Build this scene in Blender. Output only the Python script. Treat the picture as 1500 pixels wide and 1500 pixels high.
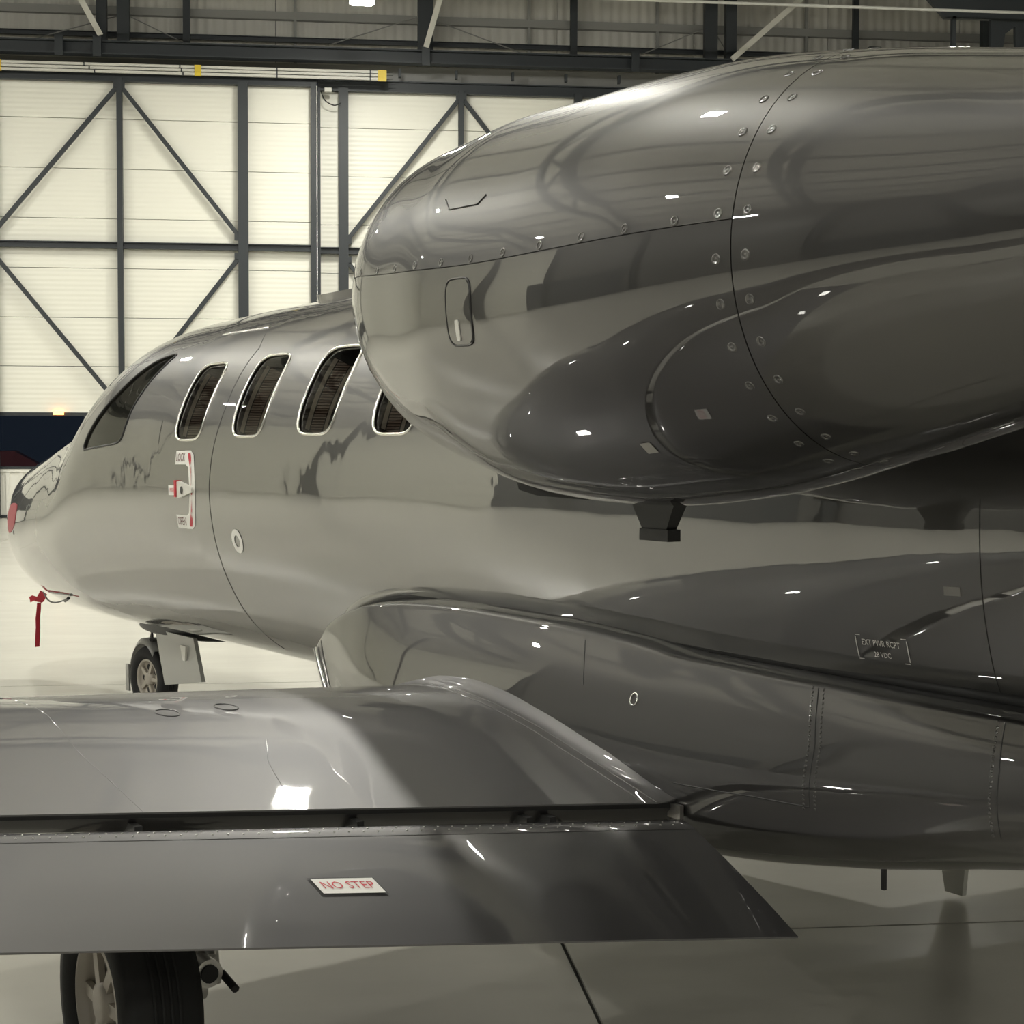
import bpy, bmesh, math, random
import numpy as np
from mathutils import Vector, Matrix
random.seed(4); R = math.radians
for o in list(bpy.data.objects): bpy.data.objects.remove(o)
SC = bpy.context.scene; COL = SC.collection

# ---------------------------------------------------------------- camera, world, exposure
EYE = 1.63; PITCH = R(2.6); YAW = R(6.65); ROLL = R(0.15); HEADING = R(26.2); AXIS_DIST = 3.52
cam = bpy.data.cameras.new('camera'); cam.sensor_width = 36; cam.sensor_height = 36; cam.lens = 2400/1500*36
cam.clip_start = .05; cam.clip_end = 300
camo = bpy.data.objects.new('camera', cam); COL.objects.link(camo); SC.camera = camo
camo.matrix_world = Matrix.Translation((0, 0, EYE)) @ Matrix.Rotation(-YAW, 4, 'Z') @ Matrix.Rotation(math.pi/2 - PITCH, 4, 'X') @ Matrix.Rotation(ROLL, 4, 'Z')
w = bpy.data.worlds.new('night'); SC.world = w; w.use_nodes = True
w.node_tree.nodes['Background'].inputs[0].default_value = (.012, .016, .025, 1); w.node_tree.nodes['Background'].inputs[1].default_value = .3
SC.view_settings.view_transform = 'Standard'; SC.view_settings.look = 'None'; SC.view_settings.gamma = 1
SC.view_settings.use_curve_mapping = False
SC.view_settings.exposure = 1.25
LAMP_POWER = 830.0; LAMP_COLOR = (1.0, .98, .89)

# ---------------------------------------------------------------- shape functions (aircraft frame: x forward, y port, z up)
def pchip(x, xs, ys):
    xs = np.asarray(xs, float); ys = np.asarray(ys, float)
    h = np.diff(xs); d = np.diff(ys) / h; m = np.zeros(len(xs))
    for i in range(1, len(xs) - 1):
        if d[i-1] * d[i] > 0:
            w1 = 2*h[i] + h[i-1]; w2 = h[i] + 2*h[i-1]
            m[i] = (w1 + w2) / (w1 / d[i-1] + w2 / d[i])
    m[0] = d[0]; m[-1] = d[-1]
    x = np.clip(x, xs[0], xs[-1]); i = np.clip(np.searchsorted(xs, x) - 1, 0, len(xs) - 2); t = (x - xs[i]) / h[i]
    return (2*t**3-3*t**2+1)*ys[i] + (t**3-2*t**2+t)*h[i]*m[i] + (-2*t**3+3*t**2)*ys[i+1] + (t**3-t**2)*h[i]*m[i+1]

FUS = np.array([(11.5,1.06,1.0,.02),(11.46,1.20,.88,.13),(11.36,1.34,.76,.25),(11.2,1.43,.67,.35),(11.0,1.485,.62,.425),(10.8,1.515,.595,.485),
    (10.4,1.567,.555,.58),(9.9,1.645,.535,.674),(9.4,1.735,.535,.742),(9.0,1.80,.54,.785),(8.8,1.875,.546,.805),(8.6,2.02,.548,.82),(8.4,2.135,.552,.828),
    (8.15,2.205,.556,.83),(7.9,2.231,.559,.831),(7.5,2.246,.567,.833),(7.0,2.26,.575,.837),(6.0,2.27,.58,.837),(3.0,2.27,.58,.837),
    (1.5,2.26,.66,.79),(0,2.2,.95,.66),(-1.5,2.1,1.3,.45),(-2.6,1.95,1.6,.2)])[::-1]
FN = 2.15
def fus(x, th):
    x = np.asarray(x, float); th = np.asarray(th, float)
    zt, zb, hw = (pchip(x, FUS[:, 0], FUS[:, k]) for k in (1, 2, 3))
    c = (zt + zb) / 2; b = (zt - zb) / 2; cs, sn = np.cos(th), np.sin(th); e = 2 / FN
    return np.stack(np.broadcast_arrays(x, hw*np.sign(cs)*np.abs(cs)**e, c + b*np.sign(sn)*np.abs(sn)**e), -1)
def fus_g(p):
    zt, zb, hw = (pchip(p[..., 0], FUS[:, 0], FUS[:, k]) for k in (1, 2, 3))
    c = (zt + zb) / 2; b = (zt - zb) / 2
    return np.abs(p[..., 1] / hw)**FN + np.abs((p[..., 2] - c) / b)**FN - 1
def fus_normal(p):
    g = np.stack([(fus_g(p + e) - fus_g(p - e)) for e in np.eye(3) * .002], -1)
    return g / np.maximum(np.linalg.norm(g, axis=-1, keepdims=True), 1e-9)

NX = [.9,1.2,1.6,2.0,2.4,2.75,3.1,3.4,3.6,3.75,3.86,3.905,3.925]
NR = [.185,.2146,.267,.3494,.4181,.4433,.448,.4223,.398,.351,.304,.28,.258]
NZX = [.9,1.2,2.0,2.75,3.9,4.0]; NZ = [1.955,1.9495,1.9437,1.929,2.0,2.01]
def nac_axis(x): return 1.36 - .1*(x - 2.5), pchip(x, NZX, NZ)
def nac(x, th):
    x = np.asarray(x, float); th = np.asarray(th, float)
    r = pchip(x, NX, NR); y, z = nac_axis(x)
    return np.stack(np.broadcast_arrays(x, y + r*np.cos(th), z + r*np.sin(th)), -1)

CRX = [0.6,1.4,2.2,2.8,3.3,3.6,3.93,4.31,4.57,4.94,5.19,5.36,5.47]
CRZ = [1.10,1.06,1.054,1.054,1.058,1.078,1.09,1.09,1.085,1.057,1.008,.948,.87]
CRY = [.60,.78,.86,.865,.865,.865,.87,.87,.87,.87,.865,.855,.842]
FYM = [.66,.84,.915,.94,.955,.965,.975,.98,.98,.955,.92,.88,.85]
FZB = [.90,.79,.70,.570,.490,.470,.455,.46,.475,.50,.53,.56,.575]
def fairing(x, s):
    # s 0..1: ledge, crease, bulged side, bilge, belly centre line
    x = np.asarray(x, float); s = np.asarray(s, float)
    cz, cy, ym, zb = (pchip(x, CRX, k) for k in (CRZ, CRY, FYM, FZB))
    x, s, cz, cy, ym, zb = np.broadcast_arrays(x, s, cz, cy, ym, zb)
    S = [0, .10, .12, .14, .30, .45, .58, .68, .78, .88, 1]
    Y = [cy-.14, cy-.015, cy-.002, cy+.004, cy+(ym-cy)*.65, ym-.004, ym-.01, ym-.08, ym*.72, ym*.4, 0*ym]
    h = cz - zb
    Z = [cz+.02, cz+.006, cz, cz-.012, cz-h*.26, cz-h*.5, cz-h*.68, cz-h*.83, cz-h*.945, cz-h*.99, zb]
    y = pl(s, S, Y); z = pl(s, S, Z)
    x = x - .55*np.clip(cz-.02-z, 0, .36)*np.clip((x-4.7)/.75, 0, 1)   # the prow rakes back going down
    return np.stack([x, y, z], -1)
def pl(s, S, Y):
    # smooth monotone interpolation with array valued knots
    out = np.zeros_like(s); n = len(S); S = np.asarray(S, float)
    h = np.diff(S); d = [(Y[i+1]-Y[i])/h[i] for i in range(n-1)]
    m = [d[0]]
    for i in range(1, n-1):
        w1 = 2*h[i]+h[i-1]; w2 = h[i]+2*h[i-1]; ok = d[i-1]*d[i] > 1e-12
        den = np.where(ok, w1/np.where(ok, d[i-1], 1)+w2/np.where(ok, d[i], 1), 1)
        m.append(np.where(ok, (w1+w2)/den, 0))
    m.append(d[-1])
    for i in range(n-1):
        k = (s >= S[i]) & (s <= S[i+1]); t = (s-S[i])/h[i]
        v = (2*t**3-3*t**2+1)*Y[i]+(t**3-2*t**2+t)*h[i]*m[i]+(-2*t**3+3*t**2)*Y[i+1]+(t**3-t**2)*h[i]*m[i+1]
        out = np.where(k, v, out)
    return out

def wing_te(y): return 3.22 + .1755*(y-.95), .712 + .0684*(y-.95)
WU = [0,.2,.35,.5,.6,.7,.8,.9,.96,1.0]; WZ = [0,.055,.093,.118,.125,.12,.10,.068,.04,-.005]
def wing_le(y): return 4.86 - .03*(y-.95)
def wing_up(u, y):
    # u 0 at the fixed trailing edge, 1 at the leading edge
    u = np.asarray(u, float); y = np.asarray(y, float)
    xt, zt = wing_te(y); xl = wing_le(y); k = (xl-xt)/1.3
    z = zt + pchip(u, WU, WZ)*k
    R = .05; d = np.clip(1.0 - y, 0, R*.98)
    z = z + (R - np.sqrt(R*R - d*d)) * np.clip((u)*6, .25, 1)
    return np.stack(np.broadcast_arrays(xt + u*(xl-xt), y, z), -1)
def flap_frame(y):
    # nose and trailing edge of the lowered flap
    xt, zt = wing_te(y)
    return xt-.010, zt-.018, 2.686 + .235*(y-1.03), .52 + .085*(y-1.03)
FS = [0,.06,.14,.2,.5,.8,1.0]; FZ = [-.035,-.006,.006,.008,.010,.006,0]
def flap_up(u, y):
    u = np.asarray(u, float); y = np.asarray(y, float)
    xn, zn, xt, zt = flap_frame(y)
    return np.stack(np.broadcast_arrays(xn + u*(xt-xn), y, zn + u*(zt-zn) + pchip(u, FS, FZ)), -1)
# ---------------------------------------------------------------- materials
def mat(name, color, rough=.5, metal=0., coat=0., coat_rough=.03, spec=.5, bump=None, emit=None, var=None, ior=None):
    m = bpy.data.materials.new(name); m.use_nodes = True; nt = m.node_tree; b = nt.nodes['Principled BSDF']
    b.inputs['Base Color'].default_value = (*color, 1); b.inputs['Roughness'].default_value = rough; b.inputs['Metallic'].default_value = metal
    b.inputs['Coat Weight'].default_value = coat; b.inputs['Coat Roughness'].default_value = coat_rough; b.inputs['Specular IOR Level'].default_value = spec
    if ior: b.inputs['Coat IOR'].default_value = ior
    if emit: b.inputs['Emission Color'].default_value = (*emit[0], 1); b.inputs['Emission Strength'].default_value = emit[1]
    tc = nt.nodes.new('ShaderNodeTexCoord')
    if var:   # var = (scale, amount, stretch)
        mp = nt.nodes.new('ShaderNodeMapping'); mp.inputs['Scale'].default_value = var[2]; nt.links.new(tc.outputs['Object'], mp.inputs[0])
        n = nt.nodes.new('ShaderNodeTexNoise'); n.inputs['Scale'].default_value = var[0]; n.inputs['Detail'].default_value = 5; nt.links.new(mp.outputs[0], n.inputs['Vector'])
        mx = nt.nodes.new('ShaderNodeMix'); mx.data_type = 'RGBA'; lo = 1-var[1]; hi = 1+var[1]
        mx.inputs[6].default_value = (*[c*lo for c in color], 1); mx.inputs[7].default_value = (*[min(1, c*hi) for c in color], 1)
        nt.links.new(n.outputs['Fac'], mx.inputs[0]); nt.links.new(mx.outputs[2], b.inputs['Base Color'])
    if bump:  # list of (kind, scale, distance, stretch)
        prev = None
        for kind, sc, dist, st in bump:
            mp = nt.nodes.new('ShaderNodeMapping'); mp.inputs['Scale'].default_value = st; nt.links.new(tc.outputs['Object'], mp.inputs[0])
            if kind == 'noise':
                n = nt.nodes.new('ShaderNodeTexNoise'); n.inputs['Scale'].default_value = sc; n.inputs['Detail'].default_value = 2; out = n.outputs['Fac']
            else:
                n = nt.nodes.new('ShaderNodeTexWave'); n.wave_type = 'BANDS'; n.bands_direction = kind; n.inputs['Scale'].default_value = sc; n.inputs['Distortion'].default_value = 0; out = n.outputs['Fac']
            nt.links.new(mp.outputs[0], n.inputs['Vector'])
            bp = nt.nodes.new('ShaderNodeBump'); bp.inputs['Strength'].default_value = 1; bp.inputs['Distance'].default_value = dist; nt.links.new(out, bp.inputs['Height'])
            if prev: nt.links.new(prev.outputs[0], bp.inputs['Normal'])
            prev = bp
        nt.links.new(prev.outputs[0], b.inputs['Normal'])
        if coat: nt.links.new(prev.outputs[0], b.inputs['Coat Normal'])
    return m
I3 = (1, 1, 1)
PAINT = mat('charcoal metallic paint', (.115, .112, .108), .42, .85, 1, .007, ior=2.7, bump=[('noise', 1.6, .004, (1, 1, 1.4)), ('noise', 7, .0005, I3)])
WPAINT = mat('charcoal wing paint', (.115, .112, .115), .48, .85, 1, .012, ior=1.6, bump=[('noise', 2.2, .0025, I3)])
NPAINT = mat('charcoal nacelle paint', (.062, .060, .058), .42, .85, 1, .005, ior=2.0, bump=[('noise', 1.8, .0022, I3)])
SEAM = mat('dark seam', (.02, .02, .02), .5)
CREASE_BLACK = mat('black crease line', (.008, .008, .008), .6)
LIP = mat('polished metal', (.75, .74, .72), .12, 1)
CHROME = mat('bright window rim', (.8, .79, .74), .22, 1)
STEEL = mat('brushed steel', (.45, .44, .42), .35, 1)
DKMETAL = mat('dark metal', (.06, .06, .06), .45, .6)
BLACK = mat('matt black', (.006, .006, .006), .6)
RUBBER = mat('tyre rubber', (.012, .012, .012), .75, bump=[('noise', 60, .001, I3)])
RIMM = mat('painted wheel rim', (.48, .44, .38), .45, .2)
WHITEP = mat('white gloss enamel', (.72, .71, .66), .3)
GEARGREY = mat('grey gear paint', (.30, .30, .28), .35, coat=.6)
RED = mat('red fabric', (.42, .012, .03), .7, var=(30, .2, I3))
REDP = mat('dark red cover', (.30, .03, .045), .5)
DECW = mat('white decal', (.82, .81, .77), .45)
DECR = mat('red decal ink', (.55, .03, .05), .5)
DECD = mat('dark decal ink', (.12, .03, .03), .5)
DECB = mat('black decal', (.012, .012, .012), .5)
GREYST = mat('grey sticker', (.36, .35, .33), .5)
CABIN = mat('dark cabin interior', (.055, .042, .035), .6, var=(9, .5, (1, 1, 4)))
LINING = mat('beige window lining', (.66, .58, .47), .55)
BLIND = mat('brown pleated blind', (.30, .215, .17), .7, bump=[('Z', 30, .004, I3)])
COCK = mat('cockpit interior', (.22, .22, .20), .6, var=(5, .4, I3))
def glass(name, tint, boost):
    m = bpy.data.materials.new(name); m.use_nodes = True; nt = m.node_tree; nt.nodes.clear()
    out = nt.nodes.new('ShaderNodeOutputMaterial'); mx = nt.nodes.new('ShaderNodeMixShader'); t = nt.nodes.new('ShaderNodeBsdfTransparent'); g = nt.nodes.new('ShaderNodeBsdfGlossy')
    fr = nt.nodes.new('ShaderNodeFresnel'); fr.inputs[0].default_value = boost; t.inputs[0].default_value = (*tint, 1); g.inputs['Roughness'].default_value = .01
    nt.links.new(fr.outputs[0], mx.inputs[0]); nt.links.new(t.outputs[0], mx.inputs[1]); nt.links.new(g.outputs[0], mx.inputs[2]); nt.links.new(mx.outputs[0], out.inputs[0]); return m
PANE = glass('window glass', (.85, .85, .82), 1.5)
HGLASS = glass('hangar window glass', (.85, .9, .92), 1.45)
CONC = mat('polished concrete', (.52, .505, .45), .27, spec=.6, var=(.9, .12, (1, 2.6, 1)), bump=[('noise', 1.1, .004, (1, 3, 1)), ('noise', 9, .0006, I3)])
JOINT = mat('dark floor joint filler', (.05, .05, .045), .7)
PANEL = mat('white insulated panel', (.80, .79, .70), .42, bump=[('Z', 3.2, .003, I3)])
DKPANEL = mat('dark grey wall panel', (.10, .10, .095), .5)
RIBP = mat('white ribbed panel', (.78, .77, .70), .45)
CLAD = mat('grey lining panel', (.50, .49, .45), .5, bump=[('X', 1.6, .02, I3)])
ROOFM = mat('grey roof sheet', (.62, .61, .57), .5)
FRAME = mat('dark blue grey steel', (.02, .025, .029), .5)
FRAME2 = mat('mid grey steel', (.22, .22, .21), .45)
RAILW = mat('pale grey rail', (.62, .61, .55), .4)
YEL = mat('yellow plastic', (.75, .55, .04), .45)
LAMPM = mat('lamp housing', (.35, .35, .34), .4, .3)
LENS = mat('lamp lens', (1, 1, 1), .5, emit=(LAMP_COLOR, LAMP_POWER))
LENSHALF = mat('half power lamp lens', (1, 1, 1), .5, emit=(LAMP_COLOR, LAMP_POWER*.3))
LENSLOW = mat('low power lamp lens', (1, 1, 1), .5, emit=(LAMP_COLOR, LAMP_POWER*.35))
LENSDIM = mat('dimmed lamp lens', (1, 1, 1), .5, emit=(LAMP_COLOR, LAMP_POWER*.035))
BEACON = mat('amber beacon', (.9, .3, .06), .4, emit=((1, .35, .08), 3))
PIPE = mat('white pipe', (.6, .6, .56), .45)
DARKIN = mat('dark outside wall', (.05, .055, .06), .8)

# ---------------------------------------------------------------- mesh helpers
def link(o, parent=None, label=None, cat=None, group=None, kind=None):
    COL.objects.link(o)
    if parent is not None: o.parent = parent
    for k, v in (('label', label), ('category', cat), ('group', group), ('kind', kind)):
        if v: o[k] = v
    return o
def empty(name, loc=(0, 0, 0), rz=0, parent=None, **k):
    o = bpy.data.objects.new(name, None); o.location = loc; o.rotation_euler = (0, 0, rz); o.empty_display_size = .2
    return link(o, parent, **k)
class MB:
    def __init__(s): s.v = []; s.f = []; s.m = []; s.sm = []
    def add(s, V, F, m=0, smooth=False):
        n = len(s.v); s.v += [tuple(map(float, p)) for p in V]
        for f in F: s.f.append([i+n for i in f]); s.m.append(m); s.sm.append(smooth)
        return s
    def box(s, c, d, m=0, M=None):
        x, y, z = (q/2 for q in d); V = [Vector((i*x, j*y, k*z)) for i in (-1, 1) for j in (-1, 1) for k in (-1, 1)]
        if M is not None: V = [M @ p for p in V]
        V = [p+Vector(c) for p in V]
        return s.add(V, [(0,1,3,2),(4,6,7,5),(0,4,5,1),(2,3,7,6),(0,2,6,4),(1,5,7,3)], m)
    def beam(s, a, b, wd, ht, m=0, side=(0, 1, 0)):
        a = Vector(a); b = Vector(b); d = (b-a).normalized(); n = Vector(side); n = (n-d*n.dot(d)).normalized(); u = d.cross(n)
        V = [p+n*(i*wd/2)+u*(j*ht/2) for p in (a, b) for i in (-1, 1) for j in (-1, 1)]
        return s.add(V, [(0,1,3,2),(4,6,7,5),(0,4,5,1),(2,3,7,6),(0,2,6,4),(1,5,7,3)], m)
    def ibeam(s, a, b, wd, ht, t, m=0, up=(0, 0, 1)):
        # I section: two flanges and a web, height along up
        a = Vector(a); b = Vector(b); u = Vector(up); d = (b-a).normalized(); sd = d.cross(u).normalized()
        for sg in (-1, 1): s.beam(a+u*sg*(ht/2-t/2), b+u*sg*(ht/2-t/2), wd, t, m, side=sd)
        return s.beam(a, b, t, ht-2*t, m, side=sd)
    def tube(s, P, r, n=8, m=0, closed=False, cap=True):
        P = [Vector(p) for p in P]; N = len(P); up = Vector((.13, .21, .97)); V = []
        for i, p in enumerate(P):
            t = (P[(i+1) % N]-P[i-1]) if closed else (P[min(i+1, N-1)]-P[max(i-1, 0)])
            t.normalize(); a = t.cross(up); a.normalize(); b = t.cross(a); rr = r[i] if hasattr(r, '__len__') else r
            V += [p+(a*math.cos(q)+b*math.sin(q))*rr for q in (2*math.pi*k/n for k in range(n))]
        F = [(i*n+k, i*n+(k+1) % n, ((i+1) % N)*n+(k+1) % n, ((i+1) % N)*n+k) for i in range(N if closed else N-1) for k in range(n)]
        s.add(V, F, m, True)
        if cap and not closed: s.add(V[:n], [tuple(range(n))[::-1]], m); s.add(V[-n:], [tuple(range(n))], m)
        return s
    def lathe(s, prof, M, n=32, m=0, smooth=True):
        # prof: (axial, radius) pairs turned about local X, placed by matrix M
        V = [M @ Vector((a, r*math.cos(q), r*math.sin(q))) for a, r in prof for q in (2*math.pi*k/n for k in range(n))]
        F = [(i*n+k, i*n+(k+1) % n, (i+1)*n+(k+1) % n, (i+1)*n+k) for i in range(len(prof)-1) for k in range(n)]
        return s.add(V, F, m, smooth)
    def prism(s, poly, ext, m=0):
        # poly: list of points, ext: extrusion vector
        P = [Vector(p) for p in poly]; e = Vector(ext); n = len(P)
        return s.add(P+[p+e for p in P], [tuple(range(n))[::-1], tuple(range(n, 2*n))]+[(i, (i+1) % n, n+(i+1) % n, n+i) for i in range(n)], m)
    def grid(s, P, m=0, wrap=False, flip=False):
        a, b = P.shape[:2]; V = P.reshape(-1, 3)
        F = [(i*b+j, i*b+(j+1) % b, (i+1)*b+(j+1) % b, (i+1)*b+j) for i in range(a-1) for j in range(b if wrap else b-1)]
        if flip: F = [f[::-1] for f in F]
        return s.add(V, F, m, True)
    def mesh(s, name, mats):
        me = bpy.data.meshes.new(name); me.from_pydata(s.v, [], s.f)
        for x in (mats if isinstance(mats, (list, tuple)) else [mats]): me.materials.append(x)
        me.polygons.foreach_set('material_index', s.m); me.polygons.foreach_set('use_smooth', s.sm); me.update(); return me
    def obj(s, name, mats, parent=None, fix=False, **k):
        me = s.mesh(name, mats)
        if fix:
            bm = bmesh.new(); bm.from_mesh(me); bmesh.ops.remove_doubles(bm, verts=bm.verts, dist=1e-5); bmesh.ops.recalc_face_normals(bm, faces=bm.faces); bm.to_mesh(me); bm.free()
        return link(bpy.data.objects.new(name, me), parent, **k)
def normal(f, u, v, e=1e-3, out=None):
    u = np.asarray(u, float); v = np.asarray(v, float)
    n = np.cross(f(u+e, v)-f(u-e, v), f(u, v+e)-f(u, v-e)); n = n/np.maximum(np.linalg.norm(n, axis=-1, keepdims=True), 1e-12)
    return n
def outward(f, u, v):
    n = normal(f, u, v)
    if f in (fus, nac):
        p = f(u, v)
        if f is nac: y, z = nac_axis(np.asarray(u, float)); c = np.stack(np.broadcast_arrays(u, y, z), -1)
        else: c = np.stack(np.broadcast_arrays(u, 0*p[..., 1], 1.4+0*p[..., 1]), -1)
        s = np.sign((n*(p-c)).sum(-1))
    elif f is fairing:
        s = np.sign(n[..., 1]+1e-6)
    else: s = np.sign(n[..., 2])
    return n*s[..., None]
def dense(pts, step=.02):
    pts = np.asarray(pts, float); out = []
    for a, b in zip(pts[:-1], pts[1:]):
        k = max(2, int(np.hypot(*(b-a))/step)+1); out += [a+(b-a)*t for t in np.linspace(0, 1, k, endpoint=False)]
    return np.array(out+[pts[-1]])
def smooth_closed(pts, k=6):
    P = np.asarray(pts, float); n = len(P); out = []
    for i in range(n):
        p0, p1, p2, p3 = P[i-1], P[i], P[(i+1) % n], P[(i+2) % n]
        for t in np.linspace(0, 1, k, endpoint=False):
            out.append(.5*((2*p1)+(-p0+p2)*t+(2*p0-5*p1+4*p2-p3)*t*t+(-p0+3*p1-3*p2+p3)*t**3))
    return np.array(out)
def smooth_open(pts, k=6):
    P = np.asarray(pts, float); P = np.vstack([2*P[0]-P[1], P, 2*P[-1]-P[-2]]); out = []
    for i in range(1, len(P)-2):
        p0, p1, p2, p3 = P[i-1:i+3]
        for t in np.linspace(0, 1, k, endpoint=False): out.append(.5*((2*p1)+(-p0+p2)*t+(2*p0-5*p1+4*p2-p3)*t*t+(-p0+3*p1-3*p2+p3)*t**3))
    return np.array(out+[P[-2]])
def strip(mb, f, uv, width, off=.0012, m=0):
    uv = np.asarray(uv, float); P = f(uv[:, 0], uv[:, 1]); N = outward(f, uv[:, 0], uv[:, 1])
    T = np.gradient(P, axis=0); B = np.cross(N, T); B /= np.linalg.norm(B, axis=1, keepdims=True)
    Q = np.stack([P+B*width/2+N*off*.2, P+B*width/4+N*off, P-B*width/4+N*off, P-B*width/2+N*off*.2], 1); mb.grid(Q, m)
def patch(mb, f, outline, off=.002, rings=5, m=0, thick=True):
    O = np.asarray(outline, float); c = O.mean(0); G = np.stack([c+(O-c)*t for t in np.linspace(.02, 1, rings)], 0)
    U, V = G[..., 0], G[..., 1]; P = f(U, V)+outward(f, U, V)*off; n = len(O)
    mb.grid(P, m, wrap=True); mb.add(P[0], [tuple(range(n))], m, True)
    if thick and off > 0:
        E = f(U[-1], V[-1]); mb.grid(np.stack([P[-1], E-outward(f, U[-1], V[-1])*.002], 0), m, wrap=True)
def uvtube(mb, f, uv, r, off=0, n=8, closed=False, m=0):
    uv = np.asarray(uv, float); P = f(uv[:, 0], uv[:, 1])+outward(f, uv[:, 0], uv[:, 1])*off; mb.tube(P, r, n, m, closed)
def rrect(cx, cy, w, h, n=4.5, k=40, lean=0):
    t = np.linspace(0, 2*np.pi, k, endpoint=False); c, s = np.cos(t), np.sin(t)
    X = w/2*np.sign(c)*np.abs(c)**(2/n); Y = h/2*np.sign(s)*np.abs(s)**(2/n); return np.stack([cx+X+lean*Y, cy+Y], 1)
_txt = {}
def text2d(s, size=1.):
    # outline of a line of lettering as flat vertices and faces, centred
    if s not in _txt:
        cu = bpy.data.curves.new('lettering', 'FONT'); cu.body = s; cu.align_x = 'CENTER'; cu.align_y = 'CENTER'; cu.resolution_u = 2
        o = bpy.data.objects.new('lettering', cu); me = bpy.data.meshes.new_from_object(o)
        _txt[s] = ([tuple(v.co[:2]) for v in me.vertices], [tuple(p.vertices) for p in me.polygons])
        bpy.data.objects.remove(o); bpy.data.meshes.remove(me); bpy.data.curves.remove(cu)
    V, F = _txt[s]; return [(x*size, y*size) for x, y in V], F
def on_surface(mb, f, V2, F, c, axes, off, m):
    # V2 flat points in metres; axes maps (a, b) to (u, v) about centre c
    V2 = np.asarray(V2, float); U = c[0]+V2[:, 0]*axes[0]; W = c[1]+V2[:, 1]*axes[1]
    mb.add(f(U, W)+outward(f, U, W)*off, F, m)
def rect_on(mb, f, c, w, h, axes, off, m, k=6):
    a = np.linspace(-w/2, w/2, k); b = np.linspace(-h/2, h/2, k); A, B = np.meshgrid(a, b, indexing='ij')
    U = c[0]+A*axes[0]; W = c[1]+B*axes[1]; mb.grid(f(U, W)+outward(f, U, W)*off, m)

# ---------------------------------------------------------------- the hangar
WY = 34.0; XL, XR, YF = -27.0, 31.0, -24.0; ROOF = 12.0
floor = MB(); floor.box(((XL+XR)/2, (YF+WY)/2, -.11), (XR-XL, WY-YF, .2)); floor = floor.obj('floor', JOINT, kind='structure', label='pale polished concrete hangar floor of large square slabs')
S = 5.7; slab = MB().box((0, 0, -.01), (S-.014, S-.014, .02)).mesh('slab', CONC)
for i in range(-5, 6):
    for j in range(-6, 7):
        cx = .77+S*(i+.5); cy = 5.24+S*(j+.5)-S
        x0, x1 = max(cx-S/2, XL), min(cx+S/2, XR); y0, y1 = max(cy-S/2, YF), min(cy+S/2, WY)
        if x1-x0 < .1 or y1-y0 < .1: continue
        full = x1-x0 > S-.01 and y1-y0 > S-.01
        me = slab if full else MB().box((0, 0, -.01), (x1-x0-.014, y1-y0-.014, .02)).mesh('slab', CONC)
        o = bpy.data.objects.new('slab', me); o.location = ((x0+x1)/2, (y0+y1)/2, 0); link(o, floor)

def panel_rows(parent, x0, x1, y, zs, th=.08, m=PANEL, name='panel'):
    for a, b in zip(zs[:-1], zs[1:]): MB().box(((x0+x1)/2, y, (a+b)/2), (x1-x0, th, b-a-.012)).obj(name, m, parent)
ZS = [2.10, 3.03, 4.0, 4.985, 5.97, 6.955, 7.94, 8.80]
def bar(name, parent, a, b, wd, ht, m=FRAME, side=(0, 1, 0)): return MB().beam(a, b, wd, ht, 0, side).obj(name, m, parent)
def door_leaf(name, x0, x1, y, posts, braces, label):
    d = empty(name, (0, 0, 0), kind='structure', label=label)
    yp = y+.16                                # skin behind the frame
    panel_rows(d, x0, x1, yp, ZS)
    # glazed strip
    fr = MB(); fr.box(((x0+x1)/2, yp, 2.075), (x1-x0, .10, .07)); fr.box(((x0+x1)/2, yp, 1.005), (x1-x0, .10, .05)); fr.obj('window_frame', FRAME, d)
    n = max(1, round((x1-x0)/2.4)); ww = (x1-x0)/n
    for k in range(n):
        MB().box((x0+ww*(k+.5), yp, 1.54), (ww-.06, .02, 1.0)).obj('pane', HGLASS, d)
        if k: bar('mullion', d, (x0+ww*k, yp, 1.03), (x0+ww*k, yp, 2.04), .08, .06)
    # ribbed lower panel
    rb = MB(); rb.box(((x0+x1)/2, yp+.03, .52), (x1-x0, .06, .92))
    kx = x0+.15
    while kx < x1: rb.box((kx, yp-.01, .50), (.07, .03, .84)); kx += .26
    rb.box(((x0+x1)/2, yp-.01, .95), (x1-x0, .05, .07)); rb.obj('lower_panel', RIBP, d)
    bar('sill_rail', d, (x0, yp, .035), (x1, yp, .035), .12, .05)
    MB().ibeam((x0, y, 8.765), (x1, y, 8.765), .16, .23, .025).obj('head_beam', FRAME, d)
    MB().ibeam((x0, y, 5.43), (x1, y, 5.43), .14, .13, .02).obj('middle_beam', FRAME, d)
    for px, pw in posts: bar('post', d, (px, y-.01, .05), (px, y-.01, 8.72), .16, pw, side=(0, 1, 0))
    for a, b in braces:
        bar('brace', d, (a[0], y-.03, a[1]), (b[0], y-.03, b[1]), .06, .085)
    for px, pz in {(p[0], p[1]) for b in braces for p in b}:
        MB().box((px, y-.07, pz), (.22, .02, .13)).obj('gusset_plate', FRAME, d)
    return d
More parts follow.
